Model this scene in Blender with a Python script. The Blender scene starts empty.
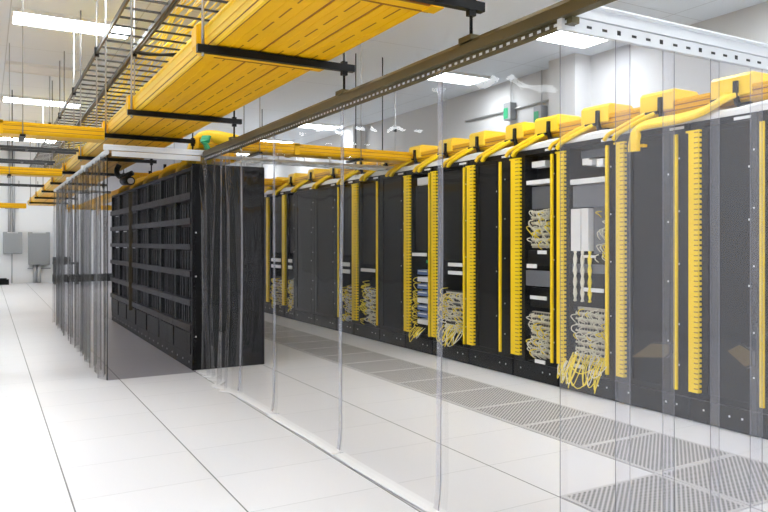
import bpy, math, random
from mathutils import Vector, Matrix
R = math.radians
random.seed(7)
S = bpy.context.scene
COL = S.collection
TH = R(35.388); EYE = 1.1713; T = 0.61
XG = -0.2962; YG = 2.854          # a joint crossing of the raised floor
CEIL = 3.8; XR = 6.95; XL = -6.0; YB = 26.4; YF = -4.5

# ------------------------------------------------------------------ materials
def mat(name, col, rough=.5, metal=0., spec=.5, bump=0., bscale=40., emit=None, var=0.):
    m = bpy.data.materials.new(name); m.use_nodes = True
    nt = m.node_tree; b = nt.nodes['Principled BSDF']
    b.inputs['Base Color'].default_value = (*col, 1); b.inputs['Roughness'].default_value = rough
    b.inputs['Metallic'].default_value = metal; b.inputs['Specular IOR Level'].default_value = spec
    if emit:
        b.inputs['Emission Color'].default_value = (*emit[0], 1); b.inputs['Emission Strength'].default_value = emit[1]
    if bump or var:
        tc = nt.nodes.new('ShaderNodeTexCoord'); n = nt.nodes.new('ShaderNodeTexNoise')
        n.inputs['Scale'].default_value = bscale; nt.links.new(tc.outputs['Object'], n.inputs['Vector'])
        if bump:
            bp = nt.nodes.new('ShaderNodeBump'); bp.inputs['Strength'].default_value = bump; bp.inputs['Distance'].default_value = .01
            nt.links.new(n.outputs['Fac'], bp.inputs['Height']); nt.links.new(bp.outputs[0], b.inputs['Normal'])
        if var:
            mx = nt.nodes.new('ShaderNodeMix'); mx.data_type = 'RGBA'
            mx.inputs[6].default_value = (*[x*(1-var) for x in col], 1); mx.inputs[7].default_value = (*[min(1, x*(1+var)) for x in col], 1)
            nt.links.new(n.outputs['Fac'], mx.inputs[0]); nt.links.new(mx.outputs[2], b.inputs['Base Color'])
    return m

def nd(nt, t, **k):
    n = nt.nodes.new(t)
    for a, v in k.items(): setattr(n, a, v)
    return n
def mth(nt, op, a, b=None):
    n = nd(nt, 'ShaderNodeMath', operation=op)
    for i, v in enumerate((a, b)):
        if v is None: continue
        if isinstance(v, (int, float)): n.inputs[i].default_value = v
        else: nt.links.new(v, n.inputs[i])
    return n.outputs[0]

def floor_mat():
    m = bpy.data.materials.new('raised_floor'); m.use_nodes = True; nt = m.node_tree; b = nt.nodes['Principled BSDF']
    geo = nd(nt, 'ShaderNodeNewGeometry'); sp = nd(nt, 'ShaderNodeSeparateXYZ'); nt.links.new(geo.outputs['Position'], sp.inputs[0])
    def line(out, off, w):          # 1 on the joint
        t = mth(nt, 'DIVIDE', mth(nt, 'SUBTRACT', out, off - 100*T), T)
        f = mth(nt, 'FRACT', t)
        d = mth(nt, 'MINIMUM', f, mth(nt, 'SUBTRACT', 1., f))
        return mth(nt, 'LESS_THAN', d, w/T)
    lx = line(sp.outputs[0], XG, .0032); ly = line(sp.outputs[1], YG, .0014)
    ix = mth(nt, 'FLOOR', mth(nt, 'DIVIDE', mth(nt, 'SUBTRACT', sp.outputs[0], XG), T)); iy = mth(nt, 'FLOOR', mth(nt, 'DIVIDE', mth(nt, 'SUBTRACT', sp.outputs[1], YG), T))
    cb = nd(nt, 'ShaderNodeCombineXYZ'); nt.links.new(ix, cb.inputs[0]); nt.links.new(iy, cb.inputs[1])
    wn = nd(nt, 'ShaderNodeTexWhiteNoise'); nt.links.new(cb.outputs[0], wn.inputs['Vector'])
    n1 = nd(nt, 'ShaderNodeTexNoise'); n1.inputs['Scale'].default_value = 160.; n1.inputs['Detail'].default_value = 3.
    nt.links.new(geo.outputs['Position'], n1.inputs['Vector'])
    val = mth(nt, 'ADD', mth(nt, 'MULTIPLY', wn.outputs['Value'], .02), mth(nt, 'MULTIPLY', n1.outputs['Fac'], .06))
    base = nd(nt, 'ShaderNodeCombineColor')
    for i, o in enumerate((.76, .755, .775)):
        nt.links.new(mth(nt, 'ADD', val, o), base.inputs[i])
    m1 = nd(nt, 'ShaderNodeMix', data_type='RGBA'); nt.links.new(ly, m1.inputs[0]); nt.links.new(base.outputs[0], m1.inputs[6]); m1.inputs[7].default_value = (.36, .36, .36, 1)
    m2 = nd(nt, 'ShaderNodeMix', data_type='RGBA'); nt.links.new(lx, m2.inputs[0]); nt.links.new(m1.outputs[2], m2.inputs[6]); m2.inputs[7].default_value = (.12, .12, .12, 1)
    nt.links.new(m2.outputs[2], b.inputs['Base Color']); b.inputs['Roughness'].default_value = .33; b.inputs['Specular IOR Level'].default_value = .45
    return m

def perf_mat():
    m = bpy.data.materials.new('perforated_steel'); m.use_nodes = True; nt = m.node_tree; b = nt.nodes['Principled BSDF']
    geo = nd(nt, 'ShaderNodeNewGeometry'); sp = nd(nt, 'ShaderNodeSeparateXYZ'); nt.links.new(geo.outputs['Position'], sp.inputs[0])
    P = .0305
    def cell(out, sh):
        f = mth(nt, 'FRACT', mth(nt, 'ADD', mth(nt, 'DIVIDE', out, P), 100+sh)); return mth(nt, 'ABSOLUTE', mth(nt, 'SUBTRACT', f, .5))
    def dots(sh):
        a = cell(sp.outputs[0], sh); c = cell(sp.outputs[1], sh)
        return mth(nt, 'LESS_THAN', mth(nt, 'ADD', mth(nt, 'MULTIPLY', a, a), mth(nt, 'MULTIPLY', c, c)), .062)
    h = mth(nt, 'MAXIMUM', dots(0), dots(.5))
    def edge(out, off):
        f = mth(nt, 'FRACT', mth(nt, 'DIVIDE', mth(nt, 'SUBTRACT', out, off-100*T), T))
        return mth(nt, 'GREATER_THAN', mth(nt, 'MINIMUM', f, mth(nt, 'SUBTRACT', 1., f)), .04)
    h = mth(nt, 'MULTIPLY', h, mth(nt, 'MULTIPLY', edge(sp.outputs[0], XG), edge(sp.outputs[1], YG)))
    mx = nd(nt, 'ShaderNodeMix', data_type='RGBA'); nt.links.new(h, mx.inputs[0]); mx.inputs[6].default_value = (.60, .59, .60, 1); mx.inputs[7].default_value = (.045, .045, .05, 1)
    nt.links.new(mx.outputs[2], b.inputs['Base Color']); b.inputs['Roughness'].default_value = .45
    return m

def grid_mat(name, col, line, px, py, w, axes, rough=.7, off=(0, 0)):
    m = bpy.data.materials.new(name); m.use_nodes = True; nt = m.node_tree; b = nt.nodes['Principled BSDF']
    geo = nd(nt, 'ShaderNodeNewGeometry'); sp = nd(nt, 'ShaderNodeSeparateXYZ'); nt.links.new(geo.outputs['Position'], sp.inputs[0])
    ls = []
    for ax, p, o in zip(axes, (px, py), off):
        f = mth(nt, 'FRACT', mth(nt, 'DIVIDE', mth(nt, 'ADD', sp.outputs[ax], 100*p-o), p))
        ls.append(mth(nt, 'LESS_THAN', mth(nt, 'MINIMUM', f, mth(nt, 'SUBTRACT', 1., f)), w/p))
    l = mth(nt, 'MAXIMUM', ls[0], ls[1])
    mx = nd(nt, 'ShaderNodeMix', data_type='RGBA'); nt.links.new(l, mx.inputs[0]); mx.inputs[6].default_value = (*col, 1); mx.inputs[7].default_value = (*line, 1)
    nt.links.new(mx.outputs[2], b.inputs['Base Color']); b.inputs['Roughness'].default_value = rough
    n = nd(nt, 'ShaderNodeTexNoise'); n.inputs['Scale'].default_value = 60.; nt.links.new(geo.outputs['Position'], n.inputs['Vector'])
    bp = nd(nt, 'ShaderNodeBump'); bp.inputs['Strength'].default_value = .08; bp.inputs['Distance'].default_value = .01
    nt.links.new(n.outputs['Fac'], bp.inputs['Height']); nt.links.new(bp.outputs[0], b.inputs['Normal'])
    return m

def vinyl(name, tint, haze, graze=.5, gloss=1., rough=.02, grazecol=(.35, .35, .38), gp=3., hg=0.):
    """clear PVC sheet: absorbs more the more obliquely it is looked through, a little milky, glossy; grazecol and hg can paint in fold reflections and highlights"""
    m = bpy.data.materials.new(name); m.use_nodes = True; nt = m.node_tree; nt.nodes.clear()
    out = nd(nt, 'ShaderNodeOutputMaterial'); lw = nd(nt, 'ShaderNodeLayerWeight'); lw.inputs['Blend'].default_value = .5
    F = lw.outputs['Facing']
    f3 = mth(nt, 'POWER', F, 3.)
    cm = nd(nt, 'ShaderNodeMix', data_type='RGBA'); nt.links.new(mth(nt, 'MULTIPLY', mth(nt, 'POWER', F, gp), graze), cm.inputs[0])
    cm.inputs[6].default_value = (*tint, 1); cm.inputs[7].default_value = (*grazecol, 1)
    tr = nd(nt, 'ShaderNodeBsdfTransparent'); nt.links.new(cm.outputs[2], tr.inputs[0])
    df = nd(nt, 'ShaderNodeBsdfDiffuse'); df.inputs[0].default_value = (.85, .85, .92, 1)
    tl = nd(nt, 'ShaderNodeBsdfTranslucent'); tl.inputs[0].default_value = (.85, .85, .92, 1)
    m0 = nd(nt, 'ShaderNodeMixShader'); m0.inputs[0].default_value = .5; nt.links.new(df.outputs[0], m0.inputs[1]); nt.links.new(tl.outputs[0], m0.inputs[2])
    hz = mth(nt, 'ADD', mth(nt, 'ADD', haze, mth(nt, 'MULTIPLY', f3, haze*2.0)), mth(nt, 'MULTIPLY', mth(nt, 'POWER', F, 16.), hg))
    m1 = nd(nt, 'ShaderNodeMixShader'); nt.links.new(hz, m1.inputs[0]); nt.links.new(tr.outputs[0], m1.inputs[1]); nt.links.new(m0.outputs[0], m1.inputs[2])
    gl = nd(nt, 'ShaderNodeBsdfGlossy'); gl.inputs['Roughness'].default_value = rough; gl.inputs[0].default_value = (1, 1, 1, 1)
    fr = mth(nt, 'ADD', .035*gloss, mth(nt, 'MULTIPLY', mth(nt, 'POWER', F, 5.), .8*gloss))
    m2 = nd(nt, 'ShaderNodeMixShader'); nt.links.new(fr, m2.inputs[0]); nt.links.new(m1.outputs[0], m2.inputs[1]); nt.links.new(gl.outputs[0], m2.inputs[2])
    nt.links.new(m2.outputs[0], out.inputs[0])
    return m

M = {
 'floor': floor_mat(), 'perf': perf_mat(),
 'ceiling': grid_mat('ceiling_panels', (.79, .83, .87), (.58, .60, .62), 1.25, 3.1, .006, (0, 1), .8, (.22, 12.6)),
 'wall': grid_mat('wall_paint', (.64, .64, .64), (.64, .64, .64), 9., 9., .001, (0, 1), .8),
 'backwall': mat('back_wall_paint', (.86, .86, .86), .7),
 'base': mat('baseboard_vinyl', (.30, .30, .31), .5),
 'lamp': mat('lamp_lens', (1, 1, 1), .5, emit=((.91, .96, 1.), 19)),
 'fixture': mat('fixture_white', (.8, .8, .78), .5),
 'yellow': mat('raceway_yellow', (.85, .46, .001), .36, spec=.2, var=.06, bscale=4.),
 'yellow_pale_lit': mat('raceway_pale_lit_yellow', (.95, .62, .03), .32, spec=.3),  # paler yellow, puts the light on the tray side into the colour
 'yellow_seam': mat('raceway_seam', (.27, .075, .002), .5),
 'notch': mat('comb_notch', (.40, .22, .01), .5),
 'comb': mat('comb_yellow', (.95, .66, .006), .45, spec=.25),
 'cable_y': mat('fiber_cable_yellow', (.95, .74, .04), .5),
 'cable_w': mat('patch_cable_ivory', (.80, .76, .62), .5),
 'bundle': mat('bundle_grey', (.74, .74, .74), .5, bump=.4, bscale=30., var=.2),
 'black': mat('rack_black', (.0045, .0045, .005), .4, spec=.1),
 'black_in': mat('rack_inside', (.003, .003, .003), .6, spec=.05),
 'mesh': mat('mesh_door', (.008, .008, .009), .5, spec=.1),
 'band': mat('shelf_grey', (.045, .041, .045), .4, spec=.15, var=.2, bscale=8.),
 'divider': mat('divider_grey', (.014, .014, .016), .4, spec=.1),
 'strut_b': mat('strut_black', (.006, .006, .006), .4, spec=.2),
 'shaded': mat('rail_shaded', (.10, .078, .03), .38, metal=.4, var=.25, bscale=3.),  # dark olive brown, the rail's unlit side is put into the colour
 'zinc': mat('zinc_steel', (.62, .64, .66), .35, metal=.6),
 'zinc_l': mat('galvanised_light', (.78, .80, .82), .35, metal=.25),
 'hole': mat('slot_dark', (.03, .03, .03), .6),
 'rod': mat('threaded_steel', (.38, .38, .38), .35, metal=.7, bump=.3, bscale=300.),
 'ladder': mat('ladder_dark_grey', (.025, .026, .028), .4),
 'panel_w': mat('panel_white', (.78, .78, .77), .45),
 'panel_t': mat('panel_tan', (.60, .54, .44), .5),
 'panel_g': mat('panel_slate', (.14, .145, .165), .4),
 'panel_b': mat('panel_blue', (.10, .17, .36), .4),
 'label': mat('label_white', (.82, .82, .82), .5),
 'olive': mat('olive_brown', (.09, .06, .012), .5),
 'green': mat('green_tag', (.02, .35, .15), .5),
 'box_g': mat('enclosure_grey', (.30, .31, .32), .5),
 'conduit': mat('conduit_grey', (.5, .5, .51), .4, metal=.3),
 'screw': mat('screw_bright', (.8, .8, .8), .3, metal=.6),
 'vinyl': vinyl('clear_vinyl', (.985, .985, .99), .003, .2, .28),
 'vinyl_crumple': vinyl('clear_vinyl_crumpled', (.97, .97, .98), .003, .2, .55, .03, hg=.75),  # hg paints white highlights onto the grazing folds
 'vinyl_fold': vinyl('clear_vinyl_folded', (.97, .97, .98), .006, 1., .35, .03, (.01, .01, .012), 3.),  # near-black grazing tint stands in for dark frames mirrored in the folds
 'vinyl_grey': vinyl('grey_vinyl', (.50, .49, .52), .004, .5, .4),
 'strip': vinyl('strip_vinyl', (.95, .95, .97), .10, .3, .45),
 'hem': mat('hem_white', (.92, .92, .94), .4),
}

# ------------------------------------------------------------------ mesh helper
class MB:
    def __init__(s): s.v = []; s.f = []; s.m = []; s.mats = []; s.sm = []
    def mi(s, m):
        if m not in s.mats: s.mats.append(m)
        return s.mats.index(m)
    def box(s, x0, x1, y0, y1, z0, z1, m, rot=None):
        k = len(s.v); p = [(x, y, z) for x in (x0, x1) for y in (y0, y1) for z in (z0, z1)]
        if rot:
            c = Vector(((x0+x1)/2, (y0+y1)/2, (z0+z1)/2)); Mx = Matrix.Rotation(rot[1], 3, rot[0]); p = [tuple(c+Mx@(Vector(q)-c)) for q in p]
        s.v += p
        for q in ((0, 1, 3, 2), (4, 6, 7, 5), (0, 4, 5, 1), (2, 3, 7, 6), (0, 2, 6, 4), (1, 5, 7, 3)):
            s.f.append(tuple(k+i for i in q)); s.m.append(s.mi(m)); s.sm.append(False)
        return s
    def sweep(s, pts, prof, m, up=(0, 0, 1), closed=True, caps=True, smooth=False):
        """sweep a profile [(side, up)] along points"""
        pts = [Vector(p) for p in pts]; n = len(prof); k0 = len(s.v); up = Vector(up)
        for i, p in enumerate(pts):
            t = (pts[min(i+1, len(pts)-1)]-pts[max(i-1, 0)]).normalized()
            sd = t.cross(up)
            if sd.length < 1e-4: sd = t.cross(Vector((1, 0, 0)))
            sd.normalize(); u = sd.cross(t).normalized()
            for a, b in prof: s.v.append(tuple(p+sd*a+u*b))
        for i in range(len(pts)-1):
            for j in range(n if closed else n-1):
                a = k0+i*n+j; b = k0+i*n+(j+1) % n
                s.f.append((a, b, b+n, a+n)); s.m.append(s.mi(m)); s.sm.append(smooth)
        if closed and caps:
            for st in (0, len(pts)-1):
                s.f.append(tuple(k0+st*n+j for j in range(n))); s.m.append(s.mi(m)); s.sm.append(False)
        return s
    def tube(s, pts, r, m, n=8, up=(0, 0, 1)):
        return s.sweep(pts, [(r*math.cos(2*math.pi*j/n), r*math.sin(2*math.pi*j/n)) for j in range(n)], m, up, smooth=True)
    def build(s, name, root=None, bevel=0., kind=None):
        me = bpy.data.meshes.new(name)
        if root is not None: o0 = Vector(root.location); par = root
        else:
            xs = [p[0] for p in s.v]; ys = [p[1] for p in s.v]; zs = [p[2] for p in s.v]
            o0 = Vector(((min(xs)+max(xs))/2, (min(ys)+max(ys))/2, min(zs)))
        if root is not None and root.parent: o0 = root.matrix_world_loc if hasattr(root, 'matrix_world_loc') else Vector(root.location)+Vector(root.parent.location)
        me.from_pydata([tuple(Vector(p)-o0) for p in s.v], [], s.f)
        for m in s.mats: me.materials.append(M[m])
        for p, i, q in zip(me.polygons, s.m, s.sm): p.material_index = i; p.use_smooth = q
        import bmesh
        bm = bmesh.new(); bm.from_mesh(me); bmesh.ops.recalc_face_normals(bm, faces=bm.faces); bm.to_mesh(me); bm.free()
        o = bpy.data.objects.new(name, me); COL.objects.link(o)
        if root is not None: o.parent = root
        else: o.location = o0
        if bevel:
            b = o.modifiers.new('bevel', 'BEVEL'); b.width = bevel; b.segments = 2; b.limit_method = 'ANGLE'; b.angle_limit = R(40)
        if kind: o['kind'] = kind
        return o

def bez(pts, n=8):
    """Catmull-Rom through points"""
    P = [Vector(p) for p in pts]; P = [2*P[0]-P[1]]+P+[2*P[-1]-P[-2]]; out = []
    for i in range(1, len(P)-2):
        for j in range(n):
            t = j/n; a, b, c, d = P[i-1:i+3]
            out.append(.5*((2*b)+(c-a)*t+(2*a-5*b+4*c-d)*t*t+(3*b-a-3*c+d)*t**3))
    out.append(P[-2]); return out
def thing(name, label, cat, loc, group=None):
    o = bpy.data.objects.new(name, None); COL.objects.link(o); o.location = loc; o.empty_display_size = .1
    return tag(o, label, cat, group)
def tag(o, label, cat, group=None):
    o['label'] = label; o['category'] = cat
    if group: o['group'] = group
    return o
def st(o): o['kind'] = 'structure'; return o
RND = lambda w, h, r=.02: [(-w/2+r, -h/2), (w/2-r, -h/2), (w/2, -h/2+r), (w/2, h/2-r), (w/2-r, h/2), (-w/2+r, h/2), (-w/2, h/2-r), (-w/2, -h/2+r)]

# ------------------------------------------------------------------ room
st(MB().box(XL-.1, XR+.1, YF-.1, YB+.1, -.12, 0, 'floor').build('floor'))
st(MB().box(XL-.1, XR+.1, YF-.1, YB+.1, CEIL, CEIL+.12, 'ceiling').build('ceiling'))
st(MB().box(XR, XR+.1, YF, YB, 0, CEIL, 'wall').build('wall_right'))
st(MB().box(XL-.1, XL, YF, YB, 0, CEIL, 'wall').build('wall_left'))
st(MB().box(XL-.1, XR+.1, YB, YB+.1, 0, CEIL, 'backwall').build('wall_back'))
st(MB().box(XL-.1, XR+.1, YF-.1, YF, 0, CEIL, 'wall').build('wall_front'))
st(MB().box(XR-.012, XR, YF, YB, 0, .1, 'base').build('baseboard_right'))
st(MB().box(XL, XL+.012, YF, YB, 0, .1, 'base').build('baseboard_left'))
st(MB().box(XR-.28, XR, 8.5, 9.12, 0, CEIL, 'wall').build('trim_1'))
st(MB().box(XR-.28, XR, 16.5, 17.12, 0, CEIL, 'wall').build('trim_2'))

# ceiling lights
def light(x0, x1, y, lit=True, label=''):
    t = thing('ceiling_light', label, 'ceiling light', ((x0+x1)/2, y, CEIL-.07), 'fluorescent lights recessed in the white ceiling')
    f = MB(); b = .025
    f.box(x0-b, x1+b, y-.3-b, y-.3, CEIL-.045, CEIL-.001, 'fixture').box(x0-b, x1+b, y+.3, y+.3+b, CEIL-.045, CEIL-.001, 'fixture')
    f.box(x0-b, x0, y-.3, y+.3, CEIL-.045, CEIL-.001, 'fixture').box(x1, x1+b, y-.3, y+.3, CEIL-.045, CEIL-.001, 'fixture')
    f.build('frame', t)
    MB().box(x0+.002, x1-.002, y-.298, y+.298, CEIL-.035, CEIL-.005, 'lamp' if lit else 'fixture').build('lens', t)
LN = {('left', 10.8): 'bright fluorescent ceiling panel at the top left, the largest in view', ('left', 17.1): 'bright ceiling panel, second largest of the left column', ('left', 20.4): 'thin bright ceiling panel just above the nearest yellow cross raceway', ('left', 23.6): 'bright ceiling panel nearest the back wall, left column',
      ('right', 7.8): 'bright ceiling panel behind the corner of the curtain rails', ('right', 10.8): 'bright ceiling panel above the long rail, second from the rail corner', ('right', 17.1): 'small bright ceiling panel above the right racks, third from the rail corner', ('right', 20.4): 'smallest bright ceiling panel just over the yellow cross raceway', ('right', 23.6): 'last bright ceiling panel of the right column by the back wall'}
PL = {-2.4: 'behind the camera', 1.6: 'level with the camera', 4.7: 'first ahead of the camera', 7.8: 'second ahead of the camera', 10.8: 'third ahead', 17.1: 'fourth ahead', 20.4: 'fifth ahead', 23.6: 'by the back wall'}
for cn, (x0, x1) in (('left', (.25, 1.45)), ('right', (5.55, 6.5)), ('middle', (2.9, 4.1)), ('outermost', (-4.6, -3.4))):
    for y in PL:
        if cn == 'middle' and y > 5: continue  # middle column is added out of view to brighten the floor behind the curtain
        light(x0, x1, y, True, LN.get((cn, y), 'bright unseen ceiling panel of the %s column outside the frame, %s' % (cn, PL[y])))
light(.25, 1.45, 13.95, False, 'unlit pale ceiling panel between the two largest left ceiling lights')

# ------------------------------------------------------------------ perforated floor tiles
def ptile(i, j, label):
    x0 = XG+i*T; y0 = YG+j*T
    t = thing('perforated_floor_tile', label, 'floor tile', (x0+T/2, y0+T/2, 0), 'perforated airflow tiles in the cold aisle floor')
    MB().box(x0+.004, x0+T-.004, y0+.004, y0+T-.004, .0005, .004, 'perf').build('perforated_plate', t)
ords = ['first', 'second', 'third', 'fourth', 'fifth', 'sixth', 'seventh', 'eighth', 'ninth', 'tenth', 'eleventh', 'twelfth', 'thirteenth', 'fourteenth', 'fifteenth', 'sixteenth', 'seventeenth', 'eighteenth', 'nineteenth', 'twentieth']
for k in range(19):
    ptile(5, k-1, 'grey perforated floor tile, %s from the front in the row beside the right racks' % ords[k])
ptile(4, -1, 'grey perforated floor tile at the bottom edge, standing apart left of the row')

# ------------------------------------------------------------------ right rack row
XF = 3.75; XB = 4.75; TOP = 1.95
def comb(root, yc, w=.085, z0=.20, z1=1.885):
    b = MB(); x0 = XF-.035
    b.box(x0, x0+.012, yc-w/2, yc+w/2, z0, z1, 'comb').box(x0+.012, XF-.002, yc+w/2-.012, yc+w/2, z0, z1, 'comb')
    b.box(x0+.012, XF-.002, yc-w/2+.014, yc+w/2-.014, z0+.005, z1-.005, 'black_in')
    z = z0
    while z < z1-.03:
        b.box(x0+.012, XF-.002, yc-w/2, yc-w/2+.01, z, z+.019, 'comb')
        b.box(x0-.0015, x0, yc-w/2, yc-w/2+w*.42, z+.021, z+.029, 'notch'); z += .033
    b.box(x0+.005, x0+.03, yc-w/2-.004, yc+w/2+.03, z1-.004, z1+.008, 'comb')
    b.build('cable_manager', root)
def thin(root, yc, w=.03, z0=.19, z1=1.885):
    MB().box(XF-.016, XF-.002, yc-w/2, yc+w/2, z0, z1, 'comb').build('cable_guide', root)
def cables(root, y0, y1, z0, z1, n, m='cable_w', loose=False, x=XF+.02):
    b = MB()
    for _ in range(n):
        y = random.uniform(y0, y1); z = random.uniform(z0+.05, z1); l = random.uniform(.04, .09)
        s = random.choice((-1, 1))*random.uniform(.005, .02)
        p = [(x+.06, y, z), (x-random.uniform(.0, .04), y+s*.2, z-.01), (x-random.uniform(0, .03), y+s, z-l*.6), (x+.02, min(y1, max(y0, y+s*1.5)), max(z0-.02, z-l))]
        b.tube(bez(p, 4), .0045, m if random.random() < .8 else 'cable_y', 5)
    b.build('cable_bundle', root, kind='stuff')
def loops(root, y0, y1, z0, z1, n, m='cable_y'):
    b = MB()
    for i in range(n):
        ya = random.uniform(y0, y1); yb = random.uniform(y0, y1); zl = random.uniform(z0, z0+(z1-z0)*.5)
        p = [(XF+.03, ya, z1), (XF-.03, ya, (z1+zl)/2), (XF-.06, (ya+yb)/2, zl), (XF-.03, yb, (z1+zl)/2), (XF+.03, yb, z1)]
        b.tube(bez(p, 5), .004, m if random.random() < .6 else 'cable_w', 5)
    b.build('cable_loop', root, kind='stuff')
def field(root, y0, y1, z0, z1, m='panel_t', n=90, loose=True):
    """a patch field: plate with rows of ports, cables drop in front of it"""
    b = MB(); b.box(XF+.06, XF+.09, y0, y1, z0, z1, m); z = z0+.02
    while z < z1-.02:
        y = y0+.015
        while y < y1-.02:
            b.box(XF+.035, XF+.06, y, y+.021, z, z+.022, 'cable_w'); b.box(XF+.03, XF+.036, y+.012, y+.034, z+.016, z+.034, 'hole'); y += .034
        z += .046
    b.build('patch_panel', root); cables(root, y0+.01, y1-.01, z0, z1, n)
def plate(root, y0, y1, z0, z1, m='label', name='label_plate', x=XF-.004, d=.01): MB().box(x, x+d, y0, y1, z0, z1, m).build(name, root)

def rack(yh, yl, label, cb=None, th=None, bay=None, kind='door', cw=.085, fill=None):
    """yh far edge, yl near edge along the row, bay=(near, far)"""
    t = thing('equipment_rack', label, 'equipment rack', (XF+.5, (yh+yl)/2, 0), 'black equipment racks in the long right row')
    g = .004; yh -= g; yl += g; b = MB(); b0, b1 = bay
    b.box(XF, XB, yl, b0, .16, TOP-.04, 'black').box(XF, XB, b1, yh, .16, TOP-.04, 'black')      # posts
    b.box(XF, XB, yl, yh, TOP-.04, TOP, 'black').box(XF+.02, XB, yl, yh, .0, .16, 'black')
    b.box(XF+.0, XF+.02, yl, yh, .012, .15, 'black').box(XF+.5, XB, b0, b1, .16, TOP-.04, 'black_in')
    for z in (.35, .62, 1.02, 1.37, 1.72):
        b.box(XF-.003, XF, (yl+b0)/2-.005, (yl+b0)/2+.005, z, z+.011, 'screw')
    for y in (yl+.1, yl+.2, yh-.12): b.box(XF-.003, XF, y, y+.012, .085, .097, 'screw')
    cab = b.build('cabinet', t)
    MB().box(XF-.004, XF, yl+.04, yl+.17, TOP-.032, TOP-.014, 'label').build('label_plate', cab)
    if kind == 'door':
        d = MB().box(XF+.004, XF+.03, b0+.003, b1-.003, .165, TOP-.045, 'mesh').build('door', t)
        f = MB(); f.box(XF-.004, XF+.004, b0+.003, b0+.03, .165, TOP-.045, 'black').box(XF-.004, XF+.004, b1-.03, b1-.003, .165, TOP-.045, 'black')
        f.box(XF-.004, XF+.004, b0+.03, b1-.03, TOP-.075, TOP-.045, 'black').box(XF-.004, XF+.004, b0+.03, b1-.03, .165, .2, 'black')
        for z in (.5, .9, 1.3, 1.62): f.box(XF-.007, XF-.004, b0+.01, b0+.02, z, z+.012, 'screw')
        f.build('door_frame', d)
    if cb: comb(t, cb, cw)
    if th: thin(t, th)
    if fill: fill(t, b0, b1)
    return t

def fD(t, a, b):
    plate(t, a+.02, b-.02, 1.83, 1.89, 'panel_g', 'equipment_panel', XF+.1, .05)
    MB().box(XF+.05, XF+.4, a+.25, b-.1, 1.77, 1.82, 'panel_w').box(XF+.02, XF+.05, a+.05, a+.13, 1.74, 1.80, 'panel_w').box(XF+.02, XF+.06, a+.18, a+.23, 1.76, 1.80, 'panel_w').build('network_switch', t)
    MB().box(XF+.0, XF+.35, a+.01, b-.01, 1.62, 1.66, 'panel_w').build('shelf', t)
    MB().box(XF+.02, XF+.3, a+.02, b-.02, 1.44, 1.61, 'panel_g').build('equipment_panel', t)
    MB().box(XF+.0, XF+.08, a+.30, b-.02, 1.10, 1.43, 'panel_w').build('cable_duct', t)
    MB().box(XF+.0, XF+.07, a+.205, a+.29, 1.10, 1.43, 'panel_w').build('cable_duct', t)
    MB().box(XF+.05, XF+.1, a+.01, a+.20, 1.05, 1.44, 'panel_g').build('equipment_panel', t)
    cables(t, a+.01, a+.12, 1.0, 1.42, 14)
    b_ = MB()
    for yy in (b-.08, b-.17, b-.26):
        for q in range(2): b_.tube([(XF-.005+.008*math.sin(i*1.1+q*3), yy+.010*math.cos(i*1.1+q*3), 1.10-i*.03) for i in range(14)], .009, 'cable_w' if yy > b-.2 else 'cable_y', 6)
    b_.build('braided_cable', t)
    plate(t, a+.03, b-.03, 1.0, 1.08, 'black', 'equipment_panel', XF+.03, .04)
    plate(t, a+.12, a+.26, 1.05, 1.07, 'label')
    plate(t, a+.01, b-.01, .93, 1.0, 'panel_g', 'equipment_panel', XF+.02, .05)
    plate(t, a+.03, b-.15, .79, .82, 'label', 'label_plate', XF+.0)
    field(t, a+.03, b-.03, .22, .66, 'panel_t', 60)
    plate(t, a+.05, a+.17, .17, .20); plate(t, b-.18, b-.06, .19, .22)
    loops(t, a-.02, b+.0, .03, .30, 16); loops(t, b-.05, b+.11, .06, .26, 10)
def fE(t, a, b):
    plate(t, a+.02, b-.02, 1.66, 1.9, 'black', 'equipment_panel', XF+.12, .05)
    MB().box(XF+.03, XF+.3, a+.12, b-.06, 1.80, 1.85, 'panel_w').build('network_switch', t)
    MB().box(XF+.0, XF+.35, a+.01, b-.02, 1.655, 1.69, 'panel_w').build('shelf', t)
    plate(t, a+.02, b-.02, 1.44, 1.64, 'panel_g', 'equipment_panel', XF+.06, .05)
    field(t, a+.02, b-.02, 1.12, 1.45, 'panel_t', 45)
    plate(t, a+.02, b-.02, .97, 1.10, 'black', 'equipment_panel', XF+.02, .05)
    plate(t, a+.06, a+.18, 1.07, 1.10); plate(t, a+.2, a+.34, .95, .985)
    plate(t, a+.0, b-.0, .80, .93, 'panel_g', 'equipment_panel', XF+.01, .05)
    plate(t, a+.06, b-.08, .69, .72); plate(t, a+.02, b-.02, .62, .78, 'black', 'equipment_panel', XF+.04, .05)
    field(t, a+.02, b-.02, .20, .58, 'panel_t', 50)
    plate(t, a+.08, a+.22, .16, .19)
def fG(t, a, b):
    plate(t, a+.02, b-.02, .99, 1.88, 'mesh', 'blanking_panel', XF+.03, .02)
    plate(t, a+.02, a+.30, .93, .965); plate(t, a+.02, a+.30, .85, .885)
    field(t, a+.03, b-.05, .27, .68, 'panel_g', 70); loops(t, a, b+.04, .12, .34, 14); cables(t, b-.06, b+.05, .3, .8, 20, 'cable_y')
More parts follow.
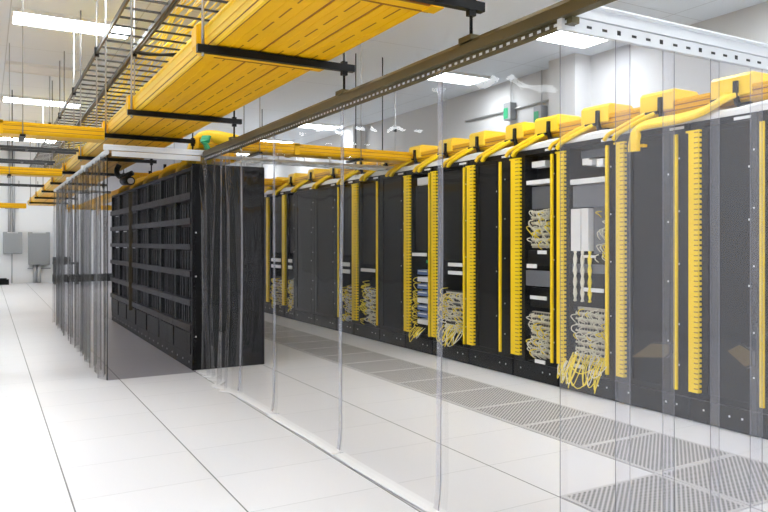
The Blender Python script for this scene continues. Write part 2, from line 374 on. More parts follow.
def fH(t, a, b):
    plate(t, a+.02, b-.02, 1.78, 1.86, 'panel_w', 'equipment_panel', XF+.05, .05)
    plate(t, a+.02, b-.02, 1.08, 1.77, 'mesh', 'blanking_panel', XF+.03, .02)
    plate(t, a+.04, b-.0, 1.02, 1.055); plate(t, a+.01, a+.04, .95, .98, 'green', 'indicator_lamp')
    for i, z in enumerate([.30+.075*k for k in range(8)]):
        MB().box(XF+.01, XF+.2, a+.03, b-.1, z, z+.05, 'panel_b' if i % 3 else 'panel_w').box(XF+.004, XF+.01, a+.05, b-.13, z+.03, z+.042, 'label').build('switch_module', t)
    cables(t, b-.09, b, .25, .8, 20, 'cable_y'); loops(t, a, b, .10, .26, 6)
def fJ(t, a, b):
    plate(t, a+.02, b-.02, .9, 1.88, 'mesh', 'blanking_panel', XF+.03, .02)
    plate(t, a+.03, b-.03, .81, .85); field(t, a+.05, b-.12, .18, .62, 'black', 45); cables(t, b-.15, b, .15, .7, 25, 'cable_y')
def fK(t, a, b):
    plate(t, a+.02, b-.02, 1.0, 1.88, 'mesh', 'blanking_panel', XF+.03, .02)
    plate(t, b-.3, b-.04, .86, .91); plate(t, b-.3, b-.04, .77, .82); field(t, a+.05, b-.1, .15, .62, 'black', 35); cables(t, b-.2, b, .1, .6, 25, 'cable_y')
def fM(t, a, b):
    plate(t, a+.02, b-.02, 1.0, 1.88, 'mesh', 'blanking_panel', XF+.03, .02)
    plate(t, a+.08, b-.03, .86, .91); plate(t, a+.08, b-.03, .76, .81); field(t, a+.05, b-.05, .12, .62, 'black', 35); cables(t, b-.15, b, .1, .6, 25, 'cable_y')
def slack(root, pts):
    b = MB(); n = len(pts); c = [sum(p[i] for p in pts)/n for i in (0, 1)]
    for (x0, x1, k, m) in ((XF-.030, XF-.006, 1., 'strut_b'), (XF-.034, XF-.030, .84, 'olive')):
        k0 = len(b.v)
        for x in (x0, x1): b.v += [(x, c[0]+(p[0]-c[0])*k, c[1]+(p[1]-c[1])*k) for p in pts]
        b.f.append(tuple(range(k0, k0+n))); b.f.append(tuple(range(k0+n, k0+2*n)))
        for j in range(n): b.f.append((k0+j, k0+(j+1) % n, k0+n+(j+1) % n, k0+n+j))
        for _ in range(n+2): b.m.append(b.mi(m)); b.sm.append(False)
    b.build('slack_tray', root)

r = rack(3.01, 2.30, 'black mesh door rack at the right edge of the view, nearest of the row', cb=None, th=2.975, bay=(2.42, 2.90)); comb(r, 2.965-.02, .06) if 0 else None

r = rack(3.56, 3.02, 'black mesh door rack behind the second and third clear strips from the right edge', cb=3.50, bay=(3.06, 3.43)); slack(r, [(3.24, .503), (3.13, .559), (3.03, .52), (3.03, .43), (3.08, .41)])
r = rack(4.275, 3.57, 'black mesh door rack with a hanging yellow spout over its top front', cb=4.217, th=3.68, bay=(3.74, 4.14)); slack(r, [(4.13, .345), (3.9, .483), (3.70, .495), (3.70, .43), (3.76, .385)])
rack(4.99, 4.285, 'open rack with tall white ducts and cable loops spilling at its foot', cb=4.93, th=4.383, bay=(4.41, 4.85), kind='open', fill=fD)
rack(5.65, 5.0, 'open rack with two tan patch fields above and below a slate panel', cb=5.577, cw=.125, th=5.07, bay=(5.10, 5.47), kind='open', fill=fE)
rack(6.41, 5.66, 'black door rack between yellow comb and thin guide, just left of the open racks', cb=6.345, cw=.11, th=5.849, bay=(5.90, 6.26))
rack(7.15, 6.42, 'rack with two stacked white labels over a dense ivory cable field', cb=7.08, th=6.49, bay=(6.52, 7.0), kind='open', fill=fG)
rack(7.79, 7.16, 'rack with blue and white switch modules below one white label', cb=7.703, cw=.12, th=7.21, bay=(7.25, 7.62), kind='open', fill=fH)
rack(8.47, 7.80, 'plain black rack without a comb, left of the blue module rack', bay=(7.87, 8.40))
rack(9.25, 8.48, 'rack with a single white label at mid height beside a bright yellow comb', cb=9.174, cw=.14, th=8.535, bay=(8.58, 9.06), kind='open', fill=fJ)
rack(9.86, 9.26, 'rack with two white labels and a narrow yellow guide, right of the plain dark pair', th=9.77, bay=(9.32, 9.70), kind='open', fill=fK)
rack(10.70, 9.87, 'plain black double width rack, right one of the dark pair behind hanging film', bay=(9.95, 10.62))
rack(11.54, 10.71, 'plain black rack, left one of the dark pair behind hanging film', bay=(10.79, 11.46))
rack(12.04, 11.55, 'far rack with two small labels beside its comb, right of the farthest labelled one', cb=11.97, bay=(11.60, 11.88), kind='open', fill=fM)
rack(12.92, 12.05, 'farthest labelled rack with yellow comb, just right of the black end panel', cb=12.84, th=12.1, bay=(12.15, 12.74), kind='open', fill=fM)
rack(13.7, 12.93, 'last black rack of the right row, hidden behind the black end panel', bay=(13.0, 13.6))

# grey cable bundle and label strips lying along the rack tops
for i, (a, b_) in enumerate(((2.3, 5.6), (5.62, 9.2), (9.22, 13.6))):
    t = thing('grey_cable_tray', ['light grey cable tray on the rack tops, right stretch nearest the camera', 'light grey cable tray on the rack tops, middle stretch', 'light grey cable tray on the rack tops, farthest stretch'][i], 'cable tray', (3.9, (a+b_)/2, TOP), 'grey cable trays along the right rack tops')
    m = MB().box(3.755, 3.775, a, b_, TOP+.002, TOP+.03, 'panel_w').box(4.12, 4.14, a, b_, TOP+.002, TOP+.03, 'zinc_l')
    y = a+.05
    while y < b_: m.box(3.775, 4.12, y, y+.02, TOP+.004, TOP+.014, 'zinc_l'); y += .25
    m.build('tray_frame', t)
    c = MB()
    for q in range(6):
        x = 3.785+.06*q; c.tube([(x+.008*math.sin(k*.9+q), a+(b_-a)*k/30, TOP+.038+.005*math.sin(k*1.3+q)) for k in range(31)], .022, 'bundle', 8)
    c.build('cable_bundle', t, kind='stuff')

# ------------------------------------------------------------------ yellow raceway above the right racks
def channel(b, pts, w, h, m='yellow', lip='yellow_pale_lit', up=(0, 0, 1)):
    """closed duct with a ribbed lid lip"""
    b.sweep(pts, [(-w/2, -h/2+.02), (-w/2+.02, -h/2), (w/2-.02, -h/2), (w/2, -h/2+.02), (w/2, h/2-.022), (w/2+.008, h/2-.02), (w/2+.008, h/2), (-w/2-.008, h/2), (-w/2-.008, h/2-.02), (-w/2, h/2-.022)], m, up)
    return b
ZR = 2.095
RW = t = thing('fiber_raceway', 'long yellow fiber raceway with hooded drop spouts above the whole right rack row', 'cable raceway', (3.98, 8, ZR))
channel(MB(), [(3.98, 1.4, ZR), (3.98, 15.5, ZR)], .24, .105).build('duct', t)
m = MB()
for z in (-.022, .012): m.box(3.853, 3.8605, 1.4, 15.5, ZR+z, ZR+z+.005, 'yellow_seam')
m.build('rib_line', t)
ringY = [2.58, 3.27, 3.94, 4.62, 5.26, 5.77, 6.42, 7.05, 7.75, 8.5, 9.25, 10.2, 11.1, 12.0, 12.9]
for i, y in enumerate(ringY):
    # drop-out fitting: hood box on the duct, black bracket, curved spout
    t = RW
    h = MB(); L = .33 if i < 5 else .28
    pr = [(-.145, -.07), (-.145, .050), (-.125, .075), (.10, .075), (.128, .050), (.128, -.05), (-.05, -.05), (-.05, -.07)]
    h.sweep([(3.985, y-.13+L*q, ZR+.062) for q in (0, .04, .5, .96, 1)], [(a*1., c*1.) for a, c in [(-p[0], p[1]) if 0 else (p[0], p[1]) for p in pr]], 'yellow_pale_lit')
    hd = h.build('hood', t, bevel=.012)
    k = MB(); k.sweep([(3.832, y-.02, ZR+.085), (3.83, y-.02, ZR), (3.845, y-.02, ZR-.05), (3.88, y-.02, ZR-.066), (4.08, y-.02, ZR-.066), (4.115, y-.02, ZR-.04), (4.115, y-.02, ZR+.05)], [(-.012, -.016), (.012, -.016), (.012, .016), (-.012, .016)], 'strut_b', up=(0, 1, 0))
    k.box(3.805, 3.838, y-.015, y+.17, ZR-.024, ZR-.010, 'strut_b').box(3.825, 3.86, y-.13, y-.02, ZR-.072, ZR-.058, 'strut_b')
    k.build('bracket', hd)
    if i == 0: continue
    s = MB(); w = .10
    if i == 1:
        p = [(3.88, y+.02, ZR+.01), (3.81, y+.05, ZR-.015), (3.76, y+.20, ZR-.085), (3.73, y+.42, TOP+.035), (3.70, y+.60, TOP+.03), (3.66, y+.69, TOP+.0), (3.645, y+.71, TOP-.08), (3.645, y+.715, TOP-.155)]
        s.sweep(bez(p, 6), RND(.13, .035, .008), 'yellow_pale_lit', up=(-.6, .1, 1))
        s.box(3.625, 3.66, y+.60, y+.63, TOP-.135, TOP-.115, 'yellow')
    else:
        p = [(3.83, y+.03, ZR-.02), (3.79, y+.09, ZR-.05), (3.75, y+.20, ZR-.10), (3.725, y+.30, TOP+.005), (3.715, y+.34, TOP-.035)]
        s.sweep(bez(p, 6), RND(.06, .03, .008), 'comb', up=(-.3, 0, 1))
        p = [(q[0]-.012, q[1]+.09, q[2]+.004) for q in p]
        s.sweep(bez(p, 6), RND(.05, .026, .008), 'yellow_pale_lit', up=(-.3, 0, 1))
    s.build('spout', hd)

# ------------------------------------------------------------------ transverse raceways
def cross(y, x0, x1, label, z=2.12, w=.32, h=.10):
    t = thing('cross_raceway', label, 'cable raceway', ((x0+x1)/2, y, z), 'yellow raceways crossing over the aisles')
    channel(MB(), [(x0, y, z), (x1, y, z)], w, h).build('duct', t)
    m = MB()
    for zz in (-.02, .015): m.box(x0, x1, y-w/2-.0015, y-w/2, z+zz, z+zz+.004, 'yellow_seam')
    m.build('rib_line', t)
    c = MB(); x = x0+.9
    while x < x1: c.box(x, x+.05, y-w/2-.008, y+w/2+.008, z-h/2-.008, z+h/2+.008, 'yellow'); x += 1.83
    c.build('coupler', t)
    for x in (x0+.55, x1-.6): MB().tube([(x, y-w/2-.03, z-.06), (x, y-w/2-.03, CEIL)], .004, 'rod', 6).box(x-.02, x+.02, y-w/2-.05, y+w/2+.03, z-.075, z-.055, 'strut_b').build('hanger_rod', t)
    return t
cross(7.92, -4.5, .845, 'thick yellow cross raceway at the left, nearest of the three')
CR = cross(7.92, 1.62, 3.81, 'yellow cross raceway with green tagged elbow, from the long rail to the right racks', z=2.105)
cross(12.6, -4.5, .845, 'middle yellow cross raceway at the left, below the nearest one')
cross(23.0, -4.5, .8, 'thin far yellow cross raceway by the back wall at the left', z=2.06, w=.25, h=.12)
cross(23.0, 1.66, 3.6, 'far yellow cross raceway seen through the folded curtain', z=2.06, w=.25, h=.12)
cross(12.6, 1.70, 3.84, 'yellow cross raceway behind the black distribution frames')
t = CR
e = MB(); e.sweep(bez([(2.02, 7.75, 2.10), (1.88, 7.78, 2.15), (1.76, 7.9, 2.17), (1.72, 8.1, 2.10), (1.72, 8.25, 1.98)], 5), RND(.24, .12, .03), 'yellow_pale_lit', smooth=True); e.build('elbow', t)
MB().sweep(bez([(1.68, 7.72, 2.16), (1.66, 7.7, 2.10), (1.69, 7.7, 2.03)], 4), RND(.09, .03, .008), 'green').build('green_tag', t)

# black cross ladders at the left and the grey one at the right
def ladder_x(y, x0, x1, z, label, m='ladder', w=.3, step=.25, name='cross_cable_ladder', pins=True):
    t = thing(name, label, 'cable ladder', ((x0+x1)/2, y, z), 'ladders crossing over the aisles')
    b = MB().box(x0, x1, y-w/2-.012, y-w/2+.012, z-.014, z+.014, m).box(x0, x1, y+w/2-.012, y+w/2+.012, z-.014, z+.014, m)
    x = x0+.1; b.build('side_rail', t) ; r = MB()
    while x < x1: r.box(x, x+.022, y-w/2+.012, y+w/2-.012, z-.012, z+.012, m); x += step
    r.build('rung', t)
    if pins:
        p = MB(); x = x0+.2
        while x < x1: p.box(x, x+.008, y-w/2-.02, y-w/2-.012, z-.04, z+.07, m); x += .28
        p.build('pin', t)
ladder_x(10.2, -4.5, .84, 2.19, 'black cross ladder with upright pins, nearest at the left')
ladder_x(11.6, -4.5, .70, 2.17, 'second black cross ladder at the left, behind the pinned one', pins=False)
ladder_x(16.6, -4.5, .84, 2.18, 'far black cross ladder at the left, just above the folded curtain')
ladder_x(8.45, 1.75, 4.5, 2.03, 'grey cross ladder under the yellow cross raceway, right of the rail end', m='zinc', step=.1)

# ------------------------------------------------------------------ big yellow tray over the curtain line
t = thing('wide_fiber_tray', 'wide yellow fiber tray with three bottom panels hung overhead along the aisle', 'cable tray', (1.22, 11, 2.15))
ya, yb = -1.0, 25.0
b = MB(); ZT = 2.152
for x0, x1 in ((.943, 1.142), (1.158, 1.324), (1.340, 1.50)):
    b.box(x0, x1, ya, yb, ZT, ZT+.012, 'yellow'); c = (x0+x1)/2
    y = ya
    while y < 12: b.box(c-.0035, c+.0035, y, y+.17, ZT-.0012, ZT, 'yellow_seam'); y += .25
    b.box(c-.045, c-.0405, ya, yb, ZT-.003, ZT, 'yellow'); b.box(c+.045, c+.0495, ya, yb, ZT-.003, ZT, 'yellow')
b.box(1.142, 1.158, ya, yb, ZT+.004, ZT+.012, 'yellow_seam').box(1.324, 1.340, ya, yb, ZT+.004, ZT+.012, 'yellow_seam')
b.box(.937, .943, ya, yb, ZT+.002, ZT+.014, 'yellow_seam')
b.build('bottom_panel', t)
s = MB()
s.sweep([(0, ya, 0), (0, yb, 0)], [(.937, ZT+.002), (.925, ZT+.004), (.905, ZT+.022), (.898, ZT+.05), (.898, ZT+.088), (.888, ZT+.09), (.888, ZT+.1), (.908, ZT+.1), (.910, ZT+.05), (.937, ZT+.014)], 'yellow_pale_lit')
s.box(.8965, .8982, ya, yb, ZT+.038, ZT+.044, 'yellow').box(.909, .913, ya, yb, ZT+.0125, ZT+.0155, 'yellow_seam')
s.build('side_wall', t)
s = MB(); s.box(1.5, 1.507, ya, yb, ZT-.002, ZT+.09, 'yellow').build('side_wall', t)
bars = [.2, 2.72, 4.09, 6.41, 7.93, 10.2, 12.5, 14.9, 17.4, 20.0, 22.6]
for y in bars:
    c = MB(); y2 = y+.12
    c.box(.90, 1.52, y2, y2+.016, ZT-.014, ZT, 'yellow_seam').box(.90, 1.52, y2+.016, y2+.09, ZT-.012, ZT, 'yellow').box(.90, 1.52, y2+.09, y2+.104, ZT-.014, ZT, 'yellow_seam')
    c.sweep([(0, y2-.02, 0), (0, y2+.09, 0)], [(.96, ZT-.025), (.90, ZT-.020), (.862, ZT+.015), (.862, ZT+.115), (.885, ZT+.125), (.9, ZT+.105), (.9, ZT+.02), (.945, ZT)], 'yellow')
    c.box(1.48, 1.535, y2-.01, y2+.08, ZT-.02, ZT+.05, 'yellow')
    c.build('coupler', t)
# trapeze hangers
hn = {2.72: 'at the top edge beside the rail corner', 4.09: 'largest in full view', 6.41: 'second in full view, left of the rail', 7.93: 'third, just above the pale header', 10.2: 'fourth, behind the pale header'}
for i, y in enumerate(bars):
    t = thing('trapeze_hanger', 'black bar hanger under the wide yellow tray, ' + hn.get(y, '%s from the far end' % ords[len(bars)-1-i]), 'hanger', (1.24, y, 2.12), 'black bar hangers under the wide yellow tray')
    MB().box(.845, 1.655, y-.02, y+.02, 2.108, 2.146, 'strut_b').build('strut_bar', t)
    MB().tube([(.872, y, 2.09), (.872, y, CEIL)], .007, 'rod').build('rod', t)
    r = MB().tube([(1.6, y, 1.99), (1.6, y, 2.22)], .007, 'strut_b'); r.box(1.585, 1.615, y-.015, y+.015, 2.085, 2.108, 'strut_b'); r.box(1.585, 1.615, y-.015, y+.015, 2.147, 2.16, 'strut_b'); r.build('rod', t)

# ------------------------------------------------------------------ ceiling ladders with yellow cable
def ladder_y(x0, x1, z, y0, y1, label, first=True):
    t = thing('cable_ladder', label, 'cable ladder', ((x0+x1)/2, (y0+y1)/2, z), 'dark ladders under the ceiling')
    for x in (x0, x1): MB().box(x-.008, x+.008, y0, y1, z-.022, z+.022, 'ladder').build('side_rail', t)
    y = y0+.1; k = 0
    while y < y1:
        MB().box(x0+.011, x1-.011, y-.009, y+.009, z-.010, z+.006, 'ladder').build('rung', t); y += .30
ladder_y(.865, 1.145, 3.0, 2.5, 24, 'dark grey empty cable ladder under the ceiling, left of the yellow cables')
ladder_y(1.175, 1.70, 3.0, 2.5, 24, 'dark grey cable ladder under the ceiling carrying the yellow cables')
b = MB()
for i in range(18):
    x = 1.21+.021*i; ph = random.uniform(0, 6); zz = 3.02+.014*(i % 3)
    b.tube([(x+.028*math.sin(k*.9+ph), 2.5+21.4*k/60, zz+.006*math.sin(k*1.1+ph)) for k in range(61)], .0055, 'cable_y', 5)
o = b.build('fiber_cable_bundle', kind='stuff'); tag(o, 'loose bundle of thin yellow fiber cables on the ladder under the ceiling', 'cable')
b = MB(); b.tube(bez([(1.15, 8.4, 3.03), (1.2, 8.2, 2.96), (1.33, 8.0, 2.93), (1.5, 8.0, 2.96), (1.6, 8.1, 3.0)], 8), .014, 'strut_b', 8)
tag(b.build('black_cable'), 'thick black cable drooping below the ladder that carries the yellow cables', 'cable')
rn = 0
for x, y, z0, m, lb in ((.865, 8.56, 2.25, 'rod', 'long steel rod through the empty ladder, nearest of its left row'), (.865, 10.95, 2.25, 'rod', 'steel rod through the empty ladder, second of its left row'), (.865, 13.2, 2.3, 'rod', 'steel rod through the empty ladder, third of its left row'), (1.16, 8.35, 2.25, 'rod', 'long steel rod between the two ladders, nearest the camera'), (1.16, 10.5, 2.25, 'rod', 'steel rod between the two ladders, second from the camera'), (.81, 14.4, 2.3, 'conduit', 'pale thin rod left of the ladders above the middle cross raceway'), (.36, 16.2, 2.3, 'strut_b', 'thin dark rod farthest left above the middle cross raceway'), (4.2, 10.3, 2.2, 'strut_b', 'thin dark rod behind the long rail, left of a pair under the ceiling'), (4.6, 10.3, 2.2, 'strut_b', 'thin dark rod behind the long rail, right of a pair under the ceiling'), (4.05, 15.5, 2.2, 'strut_b', 'thin far dark rod above the end of the long rail, left one'), (4.45, 15.7, 2.2, 'strut_b', 'thin far dark rod above the end of the long rail, right one'), (5.4, 11.6, 2.3, 'conduit', 'pale thin rod under the ceiling above the middle of the long rail')):
    b = MB().tube([(x, y, z0), (x, y, CEIL)], .0075, m, 6)
    if z0 == 2.25 or z0 == 2.3: b.box(x-.02, x+.02, y-.02, y+.02, 2.955, 3.045, 'strut_b')
    tag(b.build('threaded_rod'), lb, 'rod', 'steel rods hanging from the ceiling')

# ------------------------------------------------------------------ rails of the curtain enclosure
t = thing('curtain_rail', 'long dark bronze curtain rail with slotted strut running away along the aisle', 'curtain rail', (1.6, 4.7, 1.9))
XC = 1.6; y0, y1 = 2.06, 7.46
b = MB().sweep([(0, y0-.6, 0), (0, y1, 0)], [(XC-.022, 1.932), (XC+.018, 1.932), (XC+.018, 1.985), (XC+.006, 1.99), (XC-.018, 1.985), (XC-.024, 1.97)], 'shaded')
b.build('rail_channel', t)
b = MB().box(XC+.004, XC+.036, y0, y1, 1.910, 1.932, 'shaded'); y = y0+.03
while y < y1: b.box(XC-.0005+.0035, XC+.0045, y, y+.022, 1.914, 1.924, 'zinc_l'); y += .05
b.build('slotted_strut', t)
for y in (2.72, 4.09, 6.41): MB().box(XC-.03, XC+.026, y-.05, y+.05, 1.978, 2.0, 'shaded').build('splice_clamp', t)
t = thing('curtain_rail', 'pale galvanised slotted curtain rail across the right end of the enclosure', 'curtain rail', (2.6, 2.1, 1.9))
b = MB().box(1.59, 3.9, 2.09, 2.13, 1.945, 1.985, 'zinc_l').box(1.59, 3.9, 2.06, 2.135, 1.982, 1.988, 'zinc_l'); b.build('rail_channel', t)
b = MB().box(1.59, 3.9, 2.10, 2.125, 1.895, 1.943, 'zinc_l'); x = 1.63; k = 0
while x < 3.85: b.box(x, x+(.022 if k % 3 else .016), 2.0985, 2.1, 1.913 if k % 3 else 1.911, 1.922 if k % 3 else 1.927, 'hole'); x += .07; k += 1
b.build('slotted_strut', t)
t = thing('curtain_rail', 'short white header rail with two ribs across the end of the black frames', 'curtain rail', (1.2, 7.43, 1.9))
b = MB().box(.80, 1.62, 7.40, 7.45, 1.945, 1.99, 'zinc_l').box(.80, 1.62, 7.385, 7.40, 1.975, 1.99, 'zinc_l'); b.build('rail_channel', t)
MB().box(.86, 1.56, 7.405, 7.44, 1.895, 1.938, 'zinc_l').build('lower_strut', t)
t = thing('curtain_rail', 'grey pipe rail over the folded curtain at the left', 'curtain rail', (.82, 10, 1.9))
MB().tube([(.82, 7.4, 1.925), (.82, 13.4, 1.925)], .022, 'zinc', 10).build('pipe', t)
MB().tube([(.82, 13.4, 1.925), (1.54, 13.4, 1.925)], .022, 'zinc', 10).build('pipe', t)
for y in (9.2, 11.0): MB().box(.79, .85, y-.04, y+.04, 1.895, 1.955, 'zinc').build('clamp', t)

# ------------------------------------------------------------------ clear curtains
def curtain(name, label, cat, group, A, B, z0, z1, fn, m, hem=None, nu=60, nv=26, thick=None):
    """A,B ends on plan; fn(s, v) -> offset along the normal; s metres along, v 0 floor..1 top"""
    A = Vector(A); B = Vector(B); L = (B-A).length; d = (B-A)/L; n = Vector((d.y, -d.x))
    b = MB(); mi = b.mi(m)
    for i in range(nu+1):
        s = L*i/nu
        for j in range(nv+1):
            v = j/nv; o, e = fn(s, v); p = A+d*(s+e)+n*o; b.v.append((p.x, p.y, z0+(z1-z0)*v))
    for i in range(nu):
        for j in range(nv):
            a = i*(nv+1)+j; b.f.append((a, a+1, a+nv+2, a+nv+1)); b.m.append(mi); b.sm.append(True)
    t = thing(name, label, cat, ((A.x+B.x)/2, (A.y+B.y)/2, z0), group)
    t.location = t.location; sh = b.build('sheet', t)
    pts = []
    for i in range(nu+1):
        s = L*i/nu; o, e = fn(s, 0); p = A+d*(s+e)+n*o; pts.append((p.x, p.y, z0+.001))
    return sh, pts, n
def wavy(seed, a1, a2, bottom=0.):
    r = random.Random(seed); ph = [r.uniform(0, 6) for _ in range(8)]
    def f(s, v):
        k = 1-.6*v
        o = a1*math.sin(s*3.1+ph[0]+v*1.5)*math.sin(v*3.3+ph[5]) + a2*math.sin(s*9.+ph[1]+2.5*v)*math.sin(5*v+ph[2]) + a2*.5*math.sin(s*21+ph[3]+3*v)*v
        # bottom edge drags outward on the floor
        o += bottom*max(0, 1-v*14)**2
        return o, 0
    return f
seams = [7.40, 6.17, 5.297, 4.106, 2.939, 2.10]
lbs = ['crumpled clear vinyl sheet hanging in front of the black end panel', 'clear vinyl curtain sheet just right of the black end panel', 'clear vinyl curtain sheet in the middle of the long aisle curtain', 'large clear vinyl curtain sheet left of the tallest overlap seam', 'clear vinyl curtain sheet nearest the camera, up to the corner']
def crumple(s, v):      # s from the far end
    g = math.exp(-((v-.93)/.12)**2)
    o = .02*math.sin(s*7+1)*(.35+v*.65) + .005*math.sin(s*17+3*v) + g*.016*math.sin(s*34+9*v)*math.cos(14*v+s*7)
    for c, w, h in ((.26, .016, .055), (.46, .03, .05), (.80, .05, .04), (1.06, .014, .04)):
        o += h*math.exp(-((s-c-.02*math.sin(v*4+c*9))/(w*(1+1.2*(1-v))))**2)*(.55+.45*(1-v))
    o -= .03*max(0, 1-v*3)*math.sin(s*5.2-.3)
    return o, 0
for i in range(5):
    ya_, yb_ = seams[i], seams[i+1]
    if i == 0: fn = crumple; mm = 'vinyl_crumple'; nu = 260; nv = 60
    else: fn = wavy(i*3+1, .006 if i > 1 else .010, .0024, .012); mm = 'vinyl'; nu = 90; nv = 60
    def f2(s, v, fn=fn, i=i):
        o, e = fn(s, v); return o-(.004 if i % 2 else -.004), e
    t, pts, n = curtain('vinyl_curtain_sheet', lbs[i], 'vinyl curtain', 'clear sheets of the long aisle curtain', (XC-.012, ya_+.03), (XC-.012, yb_-.035), .004, 1.925, f2, mm, nu=nu, nv=nv)
    # welded overlap edge and floor hem
    o0 = [f2(0.02, v/30)[0] for v in range(31)]
    if i: MB().sweep([(XC-.012-o0[k]-.0, ya_+.012, .03+1.88*k/30) for k in range(31)], [(-.002, -.022), (.002, -.022), (.002, .022), (-.002, .022)], 'strip', up=(0, 1, 0)).build('overlap_seam', t)
    MB().sweep([(p[0]-.002, p[1], .0085) for p in pts if yb_-.001 <= p[1] <= ya_-.004], RND(.07, .010, .004), 'hem').build('hem', t)
    if i: MB().sweep([(XC-.012-o0[k]-.004, ya_-.012, .03+1.88*k/30) for k in range(31)], [(-.001, -.0015), (.001, -.0015), (.001, .0015), (-.001, .0015)], 'panel_g', up=(0, 1, 0)).build('cut_edge', t)

# transverse PVC strips on the right end
x = 1.60; k = 0
sl = ['at the rail corner', 'second from the rail corner', 'third from the rail corner', 'fourth from the rail corner', 'fifth from the rail corner', 'sixth from the rail corner', 'seventh from the rail corner', 'eighth from the rail corner, against the racks']
edges = [(1.60, 1.92), (1.84, 2.135), (2.087, 2.40), (2.337, 2.652), (2.59, 2.90), (2.84, 3.15), (3.09, 3.40), (3.34, 3.66)]
for k, (xa, xb) in enumerate(edges):
    fn = wavy(40+k, .003, .0012)
    def f3(s, v, fn=fn, k=k):
        o, e = fn(s, v); return o+(.006 if k % 2 else -.006), e
    t, pts, n = curtain('vinyl_strip', 'clear overlapping vinyl strip of the right end, ' + sl[k], 'vinyl strip', 'vertical vinyl strips closing the right end', (xa, 2.115), (xb, 2.115), .006, 1.90, f3, 'strip', nu=16, nv=40)
    for xe in (xa, xb):
        MB().sweep([(xe, 2.115+(.006 if k % 2 else -.006)*-1, .01), (xe, 2.115-(.006 if k % 2 else -.006), 1.9)], [(-.0007, -.001), (.0007, -.001), (.0007, .001), (-.0007, .001)], 'panel_g', up=(0, 1, 0)).build('cut_edge', t)

# end sheet, its grey tint darkens what is seen through it
fn = wavy(91, .012, .002, 0)
t, pts, n = curtain('grey_vinyl_sheet', 'flat grey vinyl sheet in front of the black frames under the white header', 'vinyl curtain', None, (.825, 7.42), (1.53, 7.44), .004, 1.92, fn, 'vinyl_grey', nu=50, nv=40)
MB().box(.822, .83, 7.415, 7.425, .01, 1.92, 'strut_b').build('edge_binding', t)
# folded side sheets
fl = ['nearest heavily folded clear sheet of the left curtain', 'second heavily folded sheet of the left curtain', 'third folded sheet of the left curtain', 'farthest folded sheet of the left curtain']
fy = [7.44, 8.75, 10.2, 11.7, 13.35]
def folds(seed):
    r = random.Random(seed); ph = [r.uniform(0, 6) for _ in range(6)]
    def f(s, v):
        a = .45+.55*min(1, (1-v)*2.5+.25)
        x = s*2*math.pi/.42+ph[0]+1.2*math.sin(s*3.1+ph[1])+.25*v
        o = .036*a*math.sin(x)+.008*math.sin(2.6*x+ph[2]+v)
        return o, .03*a*math.sin(2*x+ph[4])
    return f
for i in range(4):
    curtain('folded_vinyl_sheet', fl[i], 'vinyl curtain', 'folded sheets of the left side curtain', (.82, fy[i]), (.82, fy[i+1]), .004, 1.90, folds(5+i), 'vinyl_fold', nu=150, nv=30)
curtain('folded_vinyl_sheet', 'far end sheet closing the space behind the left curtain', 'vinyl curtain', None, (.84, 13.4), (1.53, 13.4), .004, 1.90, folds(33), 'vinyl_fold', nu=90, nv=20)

# ------------------------------------------------------------------ black distribution frames (left row)
X0, X1 = 1.53, 2.16
names = ['nearest black distribution frame with the tall plain end panel', 'second black distribution frame from the end panel', 'third black distribution frame from the end panel', 'fourth black distribution frame from the end panel', 'fifth black distribution frame from the end panel', 'sixth black distribution frame from the end panel', 'farthest black distribution frame of the left row']
W = .80; ys = 7.60
for i in range(7):
    a = ys+i*W+.002; b_ = a+W-.004
    t = thing('distribution_frame', names[i], 'distribution frame', ((X0+X1)/2, (a+b_)/2, 0), 'black frames in the left row behind the curtain')
    m = MB().box(X0, X0+.05, a, a+.045, 0, 1.83, 'black').box(X0, X0+.05, b_-.045, b_, 0, 1.83, 'black').box(X1-.05, X1, a, a+.045, 0, 1.83, 'black').box(X1-.05, X1, b_-.045, b_, 0, 1.83, 'black')
    m.box(X0, X1, a, b_, 1.83, 1.86, 'black').box(X0+.001, X1, a, b_, 0, .13, 'black').build('frame', t)
    if i == 0:
        e = MB().box(X0-.004, X1+.01, a-.022, a, .0, 1.885, 'black')
        for z in (.3, .85, 1.25): e.box(X0+.02, X0+.032, a-.025, a-.022, z, z+.012, 'screw')
        e.build('end_panel', t)
    MB().box(X1-.32, X1-.30, a+.045, b_-.045, .13, 1.83, 'black_in').build('back_panel', t)
    for z0, z1 in ((1.56, 1.625), (1.333, 1.39), (1.10, 1.15), (.85, .905), (.585, .64), (.35, .41)):
        MB().box(X0-.02, X0+.25, a+.003, b_-.003, z0, z1, 'band').build('shelf', t)
    for z0, z1 in ((1.64, 1.82), (1.40, 1.54), (1.16, 1.31), (.915, 1.08), (.65, .83), (.42, .57)):
        g = MB(); y = a+.07
        while y < b_-.06:
            w = random.choice((.03, .045, .06)); g.box(X0+.03, X0+.2, y, y+w, z0-.01, z1, 'divider'); y += w+random.choice((.04, .06, .075))
        g.build('card_module', t)
    MB().box(X0-.01, X0+.03, a+.05, b_-.05, .14, .33, 'black').build('lower_panel', t)
    s = MB()
    for y in (a+.12, a+.4, a+.66): s.box(X0-.004, X0+.001, y, y+.015, .055, .07, 'screw')
    s.build('screw', t)
    if i == 4: MB().sweep([(X0-.03, a+.3, .3), (X0-.03, a+.3, 1.8)], [(-.02, -.02), (.02, -.02), (.02, .02), (-.02, .02)], 'olive', up=(1, 0, 0)).build('cable_riser', t)
